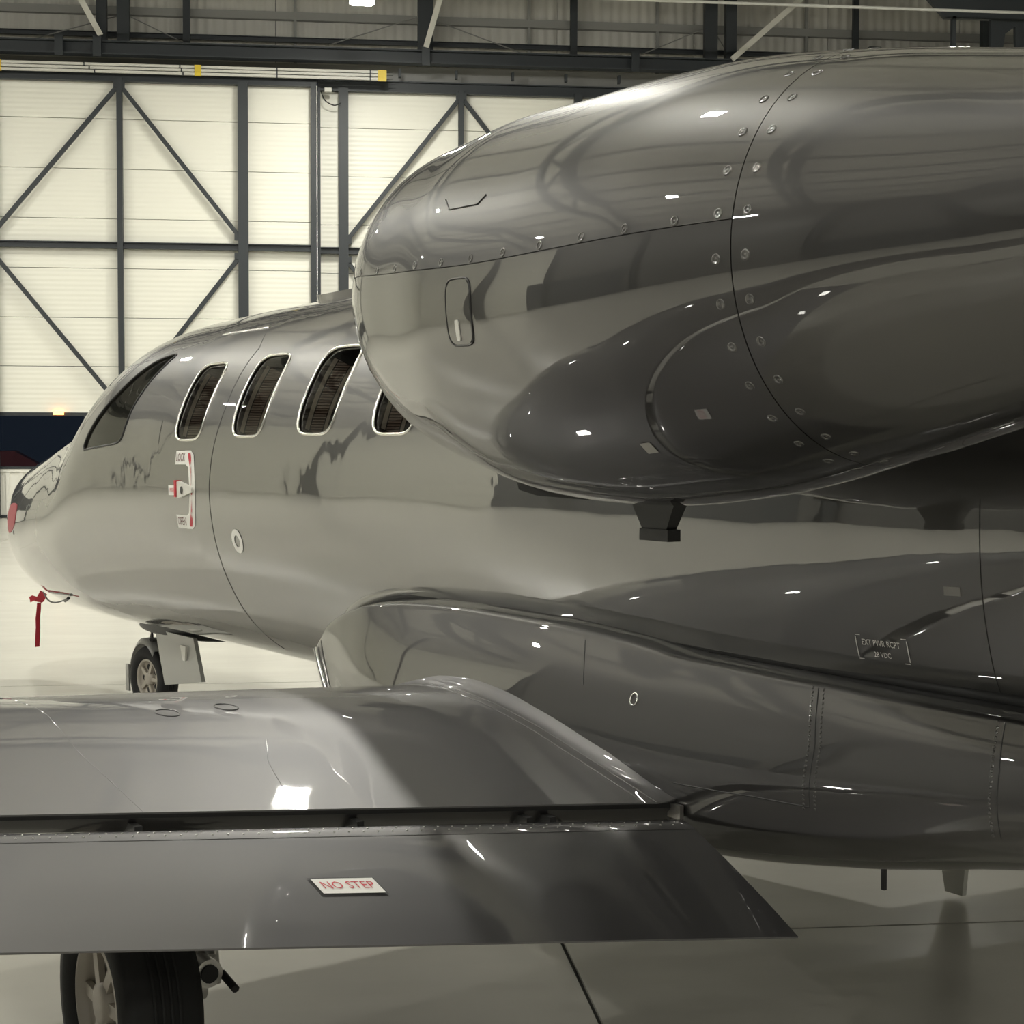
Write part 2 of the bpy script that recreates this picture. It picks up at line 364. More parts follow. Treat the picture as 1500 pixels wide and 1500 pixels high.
d1 = door_leaf('door_1', -13.9, -.07, WY-.5, [(-13.8, .16), (-11.35, .12), (-8.85, .16), (-6.42, .16), (-3.95, .105), (-1.535, .2), (-.13, .12)],
    [((-3.95, 8.6), (-6.42, 5.62)), ((-3.95, 8.6), (-1.6, 5.62)), ((-6.42, 5.25), (-3.95, 2.2)), ((-1.6, 5.25), (-3.95, 2.2)),
     ((-8.85, 8.6), (-11.35, 5.62)), ((-8.85, 8.6), (-6.42, 5.62)), ((-11.35, 5.25), (-8.85, 2.2)), ((-6.42, 5.25), (-8.85, 2.2))], 'sliding hangar door leaf of white panels in a dark steel frame, behind the jet nose')
d2 = door_leaf('door_2', -.05, 13.4, WY-.15, [(-.02, .05), (.47, .2), (2.87, .105), (5.3, .16), (7.7, .105), (10.1, .16), (12.6, .12)],
    [((2.87, 8.6), (.52, 5.62)), ((2.87, 8.6), (5.25, 5.62)), ((.52, 5.25), (2.87, 2.2)), ((5.25, 5.25), (2.87, 2.2)),
     ((7.7, 8.6), (5.35, 5.62)), ((7.7, 8.6), (10.05, 5.62)), ((5.35, 5.25), (7.7, 2.2)), ((10.05, 5.25), (7.7, 2.2))], 'second sliding hangar door leaf, set back, above the jet cabin roof')
# bright edge strip and cable where the leaves meet
MB().box((-.065, WY-.62, 4.4), (.02, .03, 8.5)).obj('edge_strip', LIP, d1)
MB().tube(smooth_open([(.02, WY-.35, 8.6), (.1, WY-.36, 8.42), (.28, WY-.36, 8.33), (.42, WY-.35, 8.38)], 5), .012, 6).obj('cable', BLACK, d2)
MB().box((.16, WY-.4, 8.62), (.14, .1, .08)).obj('junction_box', RAILW, d2)
# wall above and beside the doors
wb = empty('wall_back', (0, 0, 0), kind='structure', label='grey lining wall above the hangar doors')
xx = XL
while xx < XR-.01:
    MB().box((xx+1.45, WY+.2, 10.5), (2.89, .08, 3.2)).obj('panel', CLAD, wb); xx += 2.9
for a, b in ((XL, -13.9), (13.4, XR)): panel_rows(wb, a, b, WY+.2, [0]+[1.0*k for k in range(1, 9)]+[8.9])
MB().box(((XL+XR)/2, WY+.1, 9.06), (XR-XL, .30, .30)).obj('soffit_box', FRAME2, wb)
MB().box(((XL+XR)/2, WY+6.3, -.06), (XR-XL, 12, .1)).obj('ground', DARKIN, kind='structure', label='dark apron outside the hangar door')
# steelwork on the upper wall
t1 = empty('trim_1', (0, 0, 0), kind='structure', label='dark steel wind girder across the wall above the doors')
YB = WY-.75
MB().ibeam((XL, YB, 9.24), (XR, YB, 9.24), .26, .27, .03).obj('girder_chord', FRAME, t1)
MB().ibeam((XL, WY-.05, 9.68), (XR, WY-.05, 9.68), .10, .10, .015).obj('wall_rail', FRAME, t1)
for z, h in ((10.18, .16), (11.2, .14)): MB().box(((XL+XR)/2, WY+.08, z), (XR-XL, .14, h)).obj('wall_rail', FRAME2, t1)
for px, wd in ((-4.28, .20), (-3.86, .24), (2.12, .30), (8.0, .26), (8.42, .22), (13.95, .26), (-10.1, .26)): bar('post', t1, (px, WY-.5, 9.3), (px, WY-.5, 12), .2, wd)
for px, wd in ((-2.66, .14), (5.2, .14), (11.2, .12), (-7.6, .14)): bar('post', t1, (px, WY-.15, 9.3), (px, WY-.15, 12), .12, wd)
for px in (-.5, 4.3, 10.2, 7.0): bar('post', t1, (px, WY+.06, 9.2), (px, WY+.06, 12), .06, .06, FRAME2)
for a, b in (((-4.25, 9.45), (-5.2, 11.2)), ((2.1, 9.4), (2.65, 11.3)), ((8.35, 9.35), (10.9, 11.6)), ((-10.1, 9.45), (-11.0, 11.2))): bar('strut', t1, (a[0], YB-.2, a[1]), (b[0], YB-.2, b[1]), .08, .11, RAILW)
for a, b in (((-3.8, 10.05), (-5.6, 9.5)), ((-2.7, 9.5), (-4.0, 10.1)), ((2.1, 10.2), (.2, 9.55)), ((2.3, 10.1), (4.1, 9.5)), ((7.9, 10.1), (6.5, 9.5)), ((8.5, 9.5), (8.1, 10.1))): MB().tube([(a[0], WY-.3, a[1]), (b[0], WY-.3, b[1])], .012, 6).obj('tie_rod', FRAME2, t1)
for px in (-4.32, 2.1, 6.35, -5.05): MB().box((px, YB-.18, 9.24), (.16, .05, .38)).obj('bracket', FRAME, t1)
# conductor rails with yellow caps
for k, z in enumerate((8.94, 8.872, 8.804)):
    x1 = 1.33
    t = empty('conductor_rail', (-6, WY-.7, z), label='pale conductor rail with yellow end cap above the door, %s of three' % ('top', 'middle', 'bottom')[k], cat='conductor rail', group='conductor rails above the door')
    MB().box((-3.0, 0, 0), (20.5, .05, .05)).obj('rail', RAILW, t)
    MB().box((x1+6-.09, 0, 0), (.17, .075, .072)).obj('end_cap', YEL, t)
    MB().tube([(x1+6-.01, 0, 0), (x1+6.12, 0, .01)], .008, 6).obj('end_wire', BLACK, t)
    for px in (-6.25, -2.4): MB().box((px+6, 0, 0), (.13, .08, .072)).obj('hanger', YEL, t)
    for px in (-4.6+.1*k, -2.75+.03*k, -.85, 1.0): MB().box((px+6, 0, 0), (.025, .07, .06)).obj('splice', FRAME, t)
for px in (1.6, 2.75, 3.9, 5.0, 6.1, 7.2): MB().box((px, WY-.45, 8.98), (.05, .12, .16)).obj('roller_bracket', FRAME, wb)
# side and rear walls
wl = empty('wall_left', (0, 0, 0), kind='structure', label='left hangar wall'); wr = empty('wall_right', (0, 0, 0), kind='structure', label='right hangar wall'); wf = empty('wall_front', (0, 0, 0), kind='structure', label='rear hangar wall behind the camera')
for k in range(12):
    MB().box((XR, (YF+WY)/2, k+.5), (.1, WY-YF, .985)).obj('panel', PANEL if k < 9 else CLAD, wr)
    MB().box((XL, (20+WY)/2, k+.5), (.1, WY-20, .985)).obj('panel', PANEL if k < 9 else CLAD, wl); MB().box((XL, (YF+20)/2, k+.5), (.1, 20-YF, .985)).obj('panel', DKPANEL, wl)
    MB().box(((XL+XR)/2, YF, k+.5), (XR-XL, .1, .985)).obj('panel', DKPANEL, wf)
for yy in range(-22, 34, 7):
    MB().ibeam((XL+.3, yy, 0), (XL+.3, yy, ROOF-.3), .3, .4, .03, up=(0, 1, 0)).obj('column', FRAME, wl); MB().ibeam((XR-.3, yy, 0), (XR-.3, yy, ROOF-.3), .3, .4, .03, up=(0, 1, 0)).obj('column', FRAME, wr)
for xx in range(-24, 31, 6): MB().ibeam((xx, YF+.3, 0), (xx, YF+.3, ROOF-.3), .3, .4, .03, up=(1, 0, 0)).obj('column', FRAME, wf)
for y0, y1, z1 in ((-18, -10, 4.5), (2, 6, 3.4), (14, 22, 4.2)): MB().box((XL+.09, (y0+y1)/2, z1/2), (.06, y1-y0, z1)).obj('dark_doorway', DARKIN, wl)
for x0, x1, z1 in ((-20, -6, 5.5), (4, 16, 4.5)): MB().box(((x0+x1)/2, YF+.09, z1/2), (x1-x0, .06, z1)).obj('dark_doorway', DARKIN, wf)
# roof
ce = MB(); ce.box(((XL+XR)/2, (YF+WY)/2, ROOF+.1), (XR-XL, WY-YF, .2)); ce = ce.obj('ceiling', ROOFM, kind='structure', label='grey sheeted hangar roof')
rb = MB(); xx = XL+.3
while xx < XR: rb.box((xx, (YF+WY)/2, ROOF-.03), (.12, WY-YF, .06)); xx += .6
rb.obj('roof_rib', ROOFM, ce, kind='stuff')
for i in range(19):
    xx = XL+1.5+3.05*i; bar('purlin', ce, (xx, YF, ROOF-.18), (xx, WY, ROOF-.18), .1, .22, FRAME2, side=(1, 0, 0))
for k, yy in enumerate((30.2, 22.5, 14.8, 7.1, -.6, -8.3, -16.0)):
    t = empty('trim_%d' % (k+2), (0, yy, 0), kind='structure', label='dark steel roof truss, number %d from the door wall' % (k+1))
    MB().ibeam((XL, 0, 11.55), (XR, 0, 11.55), .3, .35, .03).obj('top_chord', FRAME, t); MB().ibeam((XL, 0, 10.45), (XR, 0, 10.45), .25, .25, .03).obj('bottom_chord', FRAME, t)
    wbm = MB(); n = 24; dx = (XR-XL)/n
    for i in range(n): wbm.beam((XL+dx*i, 0, 10.5 if i % 2 else 11.4), (XL+dx*(i+1), 0, 11.4 if i % 2 else 10.5), .1, .1)
    wbm.obj('web_bars', FRAME, t)
    if k == 0:
        # knee gusset and hanging bits at the right of the frame
        MB().prism([(10.95, -.06, 10.35), (11.72, -.06, 9.56), (17, -.06, 9.56), (17, -.06, 10.35)], (0, .12, 0)).obj('knee_plate', FRAME, t)
        MB().prism([(12.62, -.06, 9.56), (12.62, -.06, 9.0), (12.86, -.06, 9.0), (12.9, -.06, 9.3), (13.1, -.06, 9.44), (13.12, -.06, 9.0), (13.4, -.06, 9.0), (13.4, -.06, 9.56)], (0, .1, 0)).obj('knee_plate', FRAME, t)
        bar('post', t, (11.9, 0, 9.6), (11.9, 0, 9.0), .12, .07)
sp = MB().tube([(XL, 29.6, 9.56), (XR, 29.6, 9.56)], .028, 8).obj('sprinkler_pipe', PIPE, label='thin white pipe running across under the roof above the engine', cat='pipe')
# crossed cable tray fitting high on the wall
cf = empty('wall_fitting', (11.6, WY-.2, 9.66), label='small dark fitting with drooping cables high on the upper wall at right', cat='fitting')
MB().box((0, 0, .12), (.26, .14, .16)).obj('body', FRAME, cf)
MB().tube(smooth_open([(-1.0, 0, -.02), (-.5, 0, .1), (0, 0, .05), (.5, 0, .08), (1.1, 0, -.08)], 5), .022, 6).obj('cable', FRAME, cf)
# high bay lamps
ORD = ['first', 'second', 'third', 'fourth', 'fifth', 'sixth', 'seventh', 'eighth', 'ninth', 'tenth', 'eleventh', 'twelfth', 'thirteenth', 'fourteenth', 'fifteenth', 'sixteenth', 'seventeenth', 'eighteenth', 'nineteenth']
def lamp_meshes():
    h = MB(); h.box((0, 0, .11), (.36, .36, .10)); h.box((0, 0, .19), (.22, .22, .08)); h.tube([(0, 0, .2), (0, 0, .75)], .015, 6)
    h.box((0, 0, .05), (.44, .44, .03))
    l = MB().add([(-.19, -.19, .034), (-.19, .19, .034), (.19, .19, .034), (.19, -.19, .034), (-.17, -.17, .012), (-.17, .17, .012), (.17, .17, .012), (.17, -.17, .012)], [(4, 5, 6, 7), (0, 1, 5, 4), (1, 2, 6, 5), (2, 3, 7, 6), (3, 0, 4, 7)])
    d = MB().add([(-.17, -.17, .034), (-.17, .17, .034), (.17, .17, .034), (.17, -.17, .034), (-.12, -.12, -.12), (-.12, .12, -.12), (.12, .12, -.12), (.12, -.12, -.12)], [(4, 5, 6, 7), (0, 1, 5, 4), (1, 2, 6, 5), (2, 3, 7, 6), (3, 0, 4, 7)])
    return h.mesh('lamp_housing', LAMPM), l.mesh('lamp_lens', LENS), l.mesh('lamp_lens', LENSHALF), l.mesh('lamp_lens', LENSLOW), d.mesh('lamp_lens', LENSDIM)
HM, LM, LH, LL, LD = lamp_meshes()
def lamp(x, y, z, label, group=None, lens=None):
    t = empty('high_bay_lamp', (x, y, z), label=label, cat='lamp', group=group)
    link(bpy.data.objects.new('housing', HM), t); link(bpy.data.objects.new('lens', lens or LM), t)
LX = [-25.15+5*k for k in range(12)]; LY = [27.1, 17.9, 8.7, -.3, -4.8, -9.3, -13.8, -18.3]
for j, yy in enumerate(LY):
    xs_ = [x+(1.0, 1.3, -2.6)[j] for x in LX[1::2]] if j < 3 else [-25.2+3*k for k in range(19)]
    for i, xx in enumerate(xs_):
        if XL+1 < xx < XR-1:
            lamp(xx, yy, 9.62, 'square high-bay lamp out of view, %s from left in %s row from door wall' % (ORD[i], ORD[j]), 'high-bay lamps under the roof', LD if xx > 8 or j > 3 or (j == 3 and not -8 < xx < -5) else (LH, LM, LL, LL)[j])
lamp(.74, 29.4, 9.27, 'lit square lamp hanging at the top edge of the picture before the door wall', None, LL)
MB().box((-5.2, WY-.43, 2.09), (.2, .06, .06)).obj('beacon_lamp', BEACON, label='small amber lamp on the head of the dark window strip', cat='lamp')

# ---------------------------------------------------------------- the aircraft
port = Vector((-math.cos(HEADING), -math.sin(HEADING), 0)); org = -port*AXIS_DIST
A = empty('business_jet', org, math.pi/2+HEADING, label='glossy charcoal twin-engine business jet parked with its nose toward the hangar door', cat='airplane')

def cabin_outline(xc, tc=25.6, w=.315, h=25.8): o = rrect(xc, R(tc), w, R(h), 4.6, 48); return o
WIN = [(6.81, 24.9), (6.18, 25.6), (5.565, 26.2), (4.955, 26.2), (4.345, 26.2), (3.735, 26.2)]
CK = smooth_closed([(8.235, R(12.6)), (8.204, R(18)), (8.103, R(25.1)), (7.96, R(32.6)), (7.84, R(39.5)), (7.69, R(44.8)), (7.50, R(46.2)), (7.515, R(41.8)), (7.56, R(36)), (7.60, R(30)), (7.635, R(24)), (7.655, R(18)), (7.69, R(13)), (7.85, R(11.8)), (8.16, R(11.7))], 4)
def pocket(outline, depth, mats, slope):
    n = Vector((0, math.cos(slope), math.sin(slope))); P = fus(outline[:, 0], outline[:, 1]); k = len(P); nv = np.array(n)
    mb = MB(); Pa = P+nv*.12; Pb = P-nv*depth
    mb.add(np.vstack([Pa, Pb]), [(i, (i+1) % k, k+(i+1) % k, k+i) for i in range(k)], 0); mb.add(Pa, [tuple(range(k))[::-1]], 0); mb.add(Pb, [tuple(range(k))], 1)
    me = mb.mesh('opening', mats); bm = bmesh.new(); bm.from_mesh(me); bmesh.ops.remove_doubles(bm, verts=bm.verts, dist=1e-6); bmesh.ops.recalc_face_normals(bm, faces=bm.faces); bm.to_mesh(me); bm.free()
    return bpy.data.objects.new('opening', me)
xs = np.unique(np.concatenate([np.linspace(-2.6, 2, 24), np.linspace(2, 7.2, 70), np.linspace(7.2, 11.3, 130), np.linspace(11.3, 11.5, 16)])); ths = np.linspace(0, 2*np.pi, 128, endpoint=False)
X, T = np.meshgrid(xs, ths, indexing='ij'); hull = MB(); P = fus(X, T); hull.grid(P, 0, wrap=True); hull.add(P[0], [tuple(range(128))], 0, True); hull.add(P[-1], [tuple(range(128))[::-1]], 0, True)
hull = hull.obj('fuselage', [PAINT], A, fix=True)
cutters = []
for i, (xc, tc) in enumerate(WIN):
    if i < 5: cutters.append(pocket(cabin_outline(xc, tc), .17, [CABIN, CABIN], R(25)))
cutters.append(pocket(CK, .30, [COCK, COCK], R(27)))
for c in cutters:
    COL.objects.link(c); c.parent = A; m = hull.modifiers.new('cut', 'BOOLEAN'); m.operation = 'DIFFERENCE'; m.solver = 'EXACT'; m.object = c; m.material_mode = 'TRANSFER'
bpy.context.view_layer.update(); dg = bpy.context.evaluated_depsgraph_get(); me = bpy.data.meshes.new_from_object(hull.evaluated_get(dg))
hull.modifiers.clear(); hull.data = me; me.name = 'fuselage'
for c in cutters: bpy.data.objects.remove(c)
nv = len(me.vertices); co = np.empty(nv*3); me.vertices.foreach_get('co', co); co = co.reshape(-1, 3); an = fus_normal(co)
li = np.empty(len(me.loops), int); me.loops.foreach_get('vertex_index', li); LN = an[li]
pm = np.array([m.name if m else '' for m in me.materials])
for p in me.polygons:
    if not pm[p.material_index].startswith('charcoal'):
        for l in p.loop_indices: LN[l] = p.normal
        p.use_smooth = True
    elif abs(p.center.x) > 0 and (p.center.x > 11.495 or p.center.x < -2.595):
        for l in p.loop_indices: LN[l] = p.normal
    else: p.use_smooth = True
me.normals_split_custom_set([tuple(x) for x in LN])

def window(name, outline, rim, label, extra=True, rimmat=CHROME):
    mb = MB(); uvtube(mb, fus, outline, rim, 0, 8, True); fr = mb.obj(name, rimmat, A, label=label)
    pn = MB(); patch(pn, fus, outline, -.006, 7, 0, False); pn.obj('pane', PANE, fr)
    return fr
for i, (xc, tc) in enumerate(WIN[:5]):
    fr = window('cabin_window', cabin_outline(xc, tc), .0062, None)
    # blind and inner trim inside the opening
    n = np.array([0, math.cos(R(25)), math.sin(R(25))]); o = cabin_outline(xc, tc, .29, 24)
    t = np.linspace(R(tc-10.5), R(tc+10.5), 12)
    def band(name, x, d0, d1, m):
        P = fus(np.full(12, x), t); bm_ = MB(); bm_.grid(np.stack([P-n*d0, P-n*d1], 0)); bm_.grid(np.stack([P-n*d0+np.array([.003, 0, 0]), P-n*d1+np.array([.003, 0, 0])], 0)); bm_.obj(name, m, fr)
    band('window_lining', xc+.134, .03, .046, LINING); band('blind', xc+.130, .05, .098, BLIND); band('window_lining', xc+.122, .100, .112, LINING)
ck = window('cockpit_window', CK, .0055, 'large side window of the cockpit', rimmat=SEAM)
o = MB(); P = [(7.72, .50, 1.62), (7.76, .44, 1.80), (7.95, .40, 1.84), (8.15, .44, 1.68), (8.15, .5, 1.60)]
o.prism(P, (0, -.05, 0)); o.tube([(7.66, .56, 1.70), (7.78, .47, 1.76), (7.80, .44, 1.9)], .018, 6); o.obj('seat_and_yoke', LINING, ck)
# windscreen, seen edge on
ws = MB(); patch(ws, fus, [(8.30, R(40)), (8.30, R(58)), (8.28, R(78)), (8.34, R(87)), (8.70, R(87)), (8.78, R(75)), (8.78, R(55)), (8.72, R(42)), (8.5, R(34))], .002, 6); ws.obj('windscreen', [BLACK], A)

# wing root fairing
xs = np.unique(np.concatenate([np.linspace(.6, 5.0, 90), np.linspace(5.0, 5.47, 40)])); ss = np.unique(np.concatenate([np.linspace(0, .1, 4), np.linspace(.1, .16, 13), np.linspace(.16, 1, 60)]))
X, T = np.meshgrid(xs, ss, indexing='ij'); P = fairing(X, T); mb = MB(); mb.grid(P, 0, flip=True); Q = P*np.array([1, -1, 1]); mb.grid(Q, 0)
for e in (0, -1): mb.add(np.vstack([P[e], Q[e][::-1]]), [tuple(range(2*len(ss)))], 0)
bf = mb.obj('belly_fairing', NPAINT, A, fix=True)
cr = MB(); xc = np.linspace(.8, 5.2, 80); sv = np.full(80, .04); pp = fairing(xc, sv); cr.tube(pp+np.array([0, -.02, .006]), .020, 8); cr.obj('crease_strip', CREASE_BLACK, bf)  # black tube laid along the ledge just above the fairing crease
kn = MB(); pp = fairing(np.linspace(3.75, 5.46, 50), np.full(50, .05)); pp2 = pp+np.array([0, -.03, .03]); kn.tube(pp2, .022, 8); kn.obj('fairing_edge', PAINT, bf)
es = MB(); sv = np.linspace(.16, .5, 30); es.tube(fairing(np.full(30, 5.468), sv)+np.array([.004, .004, 0]), .011, 8); es.obj('leading_edge_strip', LIP, bf)
es = MB(); strip(es, fairing, np.stack([np.full(30, 5.425), sv], 1), .012, .0012); es.obj('panel_seam', SEAM, bf)
sm = MB()
for uv in ([(3.72, .15), (3.66, .27)], [(2.795, .128), (2.755, .3), (2.749, .494)], [(3.232, .472), (2.94, .48), (2.749, .494)], [(2.252, .13), (2.235, .3), (2.219, .56)]): sm = MB(); strip(sm, fairing, dense(uv), .0032); sm.obj('panel_seam', SEAM, bf)
def screw(f, u, v, r=.0036, mb=None):
    p = f(np.array([u]), np.array([v]))[0]; n = outward(f, np.array([u]), np.array([v]))[0]
    M = Matrix.Translation(Vector(p)) @ Vector(n).to_track_quat('X', 'Z').to_matrix().to_4x4(); mb.lathe([(-.001, r*1.15), (.0012, r), (.0018, r*.6), (.0014, .0002)], M, 8)
fs = MB()
for t in np.linspace(.13, .5, 26):
    u = np.interp(t, [.13, .3, .494], [2.795, 2.755, 2.749]); screw(fairing, u+.018, t, mb=fs); screw(fairing, u-.018, t, mb=fs)
for t in np.linspace(.13, .55, 24): u = np.interp(t, [.13, .3, .56], [2.252, 2.235, 2.219]); screw(fairing, u+.018, t, mb=fs)
fs.obj('screws', NPAINT, bf, kind='stuff')
rg = MB(); t = np.linspace(0, 2*np.pi, 24, endpoint=False); uvtube(rg, fairing, np.stack([3.434+.014*np.cos(t), .27+.017*np.sin(t)], 1), .0022, .001, 6, True); rg.obj('fairing_ring', CHROME, bf)  # small bright ring on the fairing side

# wings
def build_wing(sg):
    ys = np.unique(np.concatenate([np.linspace(.86, 1.12, 14), np.linspace(1.12, 2.8, 20), np.linspace(2.8, 7.4, 24)])); us = np.unique(np.concatenate([np.linspace(0, .9, 40), 1-np.linspace(0, .316, 14)**2]))
    U, Y = np.meshgrid(us, ys, indexing='ij'); up = wing_up(U, Y); lo = up.copy()
    xt, zt = wing_te(Y); k = (wing_le(Y)-xt)/1.3; lo[..., 2] = zt+pchip(U, [0, .03, .5, .8, .95, 1], [-.012, -.05, -.062, -.056, -.04, -.0052])*k
    S = np.array([1, sg, 1]); mb = MB(); mb.grid(up*S, 0, flip=sg < 0); mb.grid(lo*S, 0, flip=sg > 0)
    for j in (0, -1): mb.add(np.vstack([up[:, j], lo[::-1, j]])*S, [tuple(range(2*len(us)))], 0)
    mb.grid(np.stack([up[0]-[0, 0, .004], lo[0]], 0)*S, 1); mb.grid(np.stack([up[0], up[0]-[0, 0, .004]], 0)*S, 0)
    wg = mb.obj('wing', [WPAINT, BLACK], A)
    return wg
wg = build_wing(1)
sw = MB()
for uv in ([(.68, 2.30), (.5, 2.27), (.27, 2.285), (0, 2.258)], [(.30, 1.80), (.2, 1.86), (0, 1.92)]): sw = MB(); strip(sw, wing_up, smooth_open(dense(uv, .1), 4), .0022, .0006); sw.obj('panel_seam', WPAINT, wg)
for (u, y) in ((.469, 1.965), (.501, 1.787)):
    cp = MB(); t = np.linspace(0, 2*np.pi, 28, endpoint=False); uvtube(cp, wing_up, np.stack([u+.026*np.cos(t), y+.03*np.sin(t)], 1), .0022, .0006, 6, True); cp.obj('filler_cap', WPAINT, wg)
# fillet seal lines along the root
fl = MB()
us = np.linspace(0.0, .95, 70)
for y in (1.0, 1.035):
    P = wing_up(us, np.full(70, y)); fl = MB(); fl.tube(P+np.array([0, 0, .0003]), .0018, 6); fl.obj('root_seal', WPAINT, wg)
# flap tracks seen in the gap
for y in (1.30, 1.36, 1.78, 2.28):
    xt, zt = wing_te(y); MB().box((xt+.01, y, zt-.045), (.08, .018, .04)).obj('flap_bracket', DKMETAL, wg)
MB().box((3.21, .955, .692), (.05, .012, .035)).obj('flap_end_plate', STEEL, wg)
# dark cove behind the trailing edge
def build_flap(sg):
    ys = np.linspace(.962, 4.4, 40); us = np.unique(np.concatenate([np.linspace(0, .2, 14), np.linspace(.2, 1, 20)])); U, Y = np.meshgrid(us, ys, indexing='ij')
    up = flap_up(U, Y+.068*(U-.0)*np.clip((2.-Y), 0, 1)*.9)
    lo = up.copy(); lo[..., 2] -= pchip(U, [0, .05, .12, .3, .7, 1], [.0, .035, .045, .05, .022, .004]); S = np.array([1, sg, 1])
    mb = MB(); mb.grid(up*S, 0, flip=sg > 0); mb.grid(lo*S, 0, flip=sg < 0)
    for j in (0, -1): mb.add(np.vstack([up[:, j], lo[::-1, j]])*S, [tuple(range(2*len(us)))], 0)
    mb.grid(np.stack([up[-1], lo[-1]], 0)*S, 0)
    return mb.obj('flap', [WPAINT], A)
fp = build_flap(1)
rv = MB()
for u in (.115, .150):
    for y in np.arange(1.0, 4.2, .034): screw(flap_up, u, y+(.017 if u > .13 else 0), .0022, rv)
rv.obj('rivets', STEEL, fp, kind='stuff')
ls = MB(); strip(ls, flap_up, dense([(.195, .97), (.195, 4.3)], .05), .003, .0006); ls.obj('lap_seam', SEAM, fp)
# NO STEP placard
pl_ = MB(); c = np.array([.601, 1.937]); xn, zn, xt, zt = flap_frame(1.93); ch = math.hypot(xn-xt, zn-zt); ax = (-1.0, -1/ch)
def flap_lab(a, b): return flap_up(c[0]-b/ch, c[1]-a+.10*(b))
def lab(mb, V2, F, off, m):
    V2 = np.asarray(V2, float); P = flap_lab(V2[:, 0], V2[:, 1]); mb.add(P+np.array([-.2, 0, .97])*off, F, m)
q = lambda w_, h_: [(-w_/2, -h_/2), (w_/2, -h_/2), (w_/2, h_/2), (-w_/2, h_/2)]
lab(pl_, q(.142, .066), [(0, 1, 2, 3)], .0014, 0); lab(pl_, q(.134, .056), [(0, 1, 2, 3)], .0024, 1); V2, F = text2d('NO STEP', .038); lab(pl_, [(x*.76, y) for x, y in V2], F, .0034, 2)
pl_.obj('placard', [DECB, DECW, DECR], fp, label='white NO STEP placard with red letters and black border')
build_wing(-1); build_flap(-1)

# fuselage markings and seams
fm = MB()
for uv in ([(6.46, R(42)), (6.465, R(20.7)), (6.504, R(7)), (6.52, R(-1.2)), (6.515, R(-10)), (6.515, R(-18.2)), (6.52, R(-29)), (6.55, R(-43)), (6.57, R(-52)), (6.58, R(-58))],): fm = MB(); strip(fm, fus, dense(uv), .006); fm.obj('panel_seam', SEAM, A)
for uv in ([(6.595, R(52.9)), (6.455, R(42.3)), (6.46, R(41))], [(7.16, R(18.5)), (7.15, R(11))], [(2.36, R(4)), (2.35, R(-20)), (2.33, R(-34))]): fm = MB(); strip(fm, fus, dense(uv), .0025); fm.obj('panel_seam', SEAM, A)
hs = MB(); strip(hs, fus, dense([(7.11, R(53.4)), (6.6, R(53.2))]), .012, .004); hs.obj('rain_gutter', CHROME, A)
hd = MB()
for uv in ([(8.46, R(10)), (8.62, R(13)), (8.70, R(20))],): strip(hd, fus, dense(uv), .02, .002)
ring = lambda cx, ct, rx, rt, k=28: np.stack([cx+rx*np.cos(np.linspace(0, 2*np.pi, k, endpoint=False)), ct+rt*np.sin(np.linspace(0, 2*np.pi, k, endpoint=False))], 1)
sp_ = MB(); o1 = ring(6.275, R(-13.9), .052, R(3.4)); o2 = ring(6.275, R(-13.9), .026, R(1.7))
G = np.stack([o1, o2], 0); sp_.grid(fus(G[..., 0], G[..., 1])+outward(fus, G[..., 0], G[..., 1])*.002, 0, wrap=True); sp_.obj('static_port', DECW, A, label='white ring round a static port')
ra = 1/.85                                          # metres of girth to angle on the cabin side
def fplac(name, c, items, label):
    mb = MB()
    for it in items:
        k = it[0]
        if k == 'rect': rect_on(mb, fus, (c[0]-it[1], c[1]+it[2]*ra), it[3], it[4], (-1, ra), it[6], it[5])
        elif k == 'text': V2, F = text2d(it[1], it[4]); on_surface(mb, fus, [(x*it[7], y) for x, y in V2], F, (c[0]-it[2], c[1]+it[3]*ra), (-1, ra), it[6], it[5])
        elif k == 'poly':
            V2 = it[1]; on_surface(mb, fus, V2, [tuple(range(len(V2)))], c, (-1, ra), it[3], it[2])
    return mb.obj(name, [DECW, DECR, DECD, STEEL, WHITEP], A, label=label)
arc = lambda s: [(.07, s*.047), (.14, s*.047), (.175, s*.03), (.19, -s*.01), (.205, -s*.075), (.205, -s*.137), (.15, -s*.137), (.138, -s*.075), (.122, -s*.02), (.10, -s*.012), (.085, 0), (.07, s*.01)]
arr = lambda s: [(.112, s*.036), (.14, s*.036), (.152, s*.02), (.158, -s*.01), (.168, -s*.06), (.174, -s*.118), (.164, -s*.12), (.157, -s*.06), (.144, -s*.018), (.118, s*.02)]
def rev(p, s): return p if s > 0 else p[::-1]
def strips(pts, m, off):
    # split a banana outline into quads so it follows the skin
    n = len(pts)//2; return [('poly', [pts[i], pts[i+1], pts[-2-i], pts[-1-i]], m, off) for i in range(n-1)]
for s, wd, c, nm in ((1, 'LOCK', (6.88, R(5.8)), 'white LOCK marking with a dark red arrow beside the door handle'), (-1, 'OPEN', (6.88, R(-8.6)), 'white OPEN marking with a dark red arrow below the door handle')):
    y0 = .018*s
    fplac('placard', c, [('rect', .035, y0, .13, .056, 0, .0012)]+strips(arc(s), 0, .0016)+strips(arr(s), 1, .0024)+[('text', wd, .03, y0, .048, 2, .0024, .80)], nm)
fplac('placard', (6.945, R(-1.4)), [('rect', 0, 0, .085, .036, 0, .0012), ('text', 'PUSH', 0, 0, .022, 1, .002, .9)], 'small white PUSH marking left of the handle')
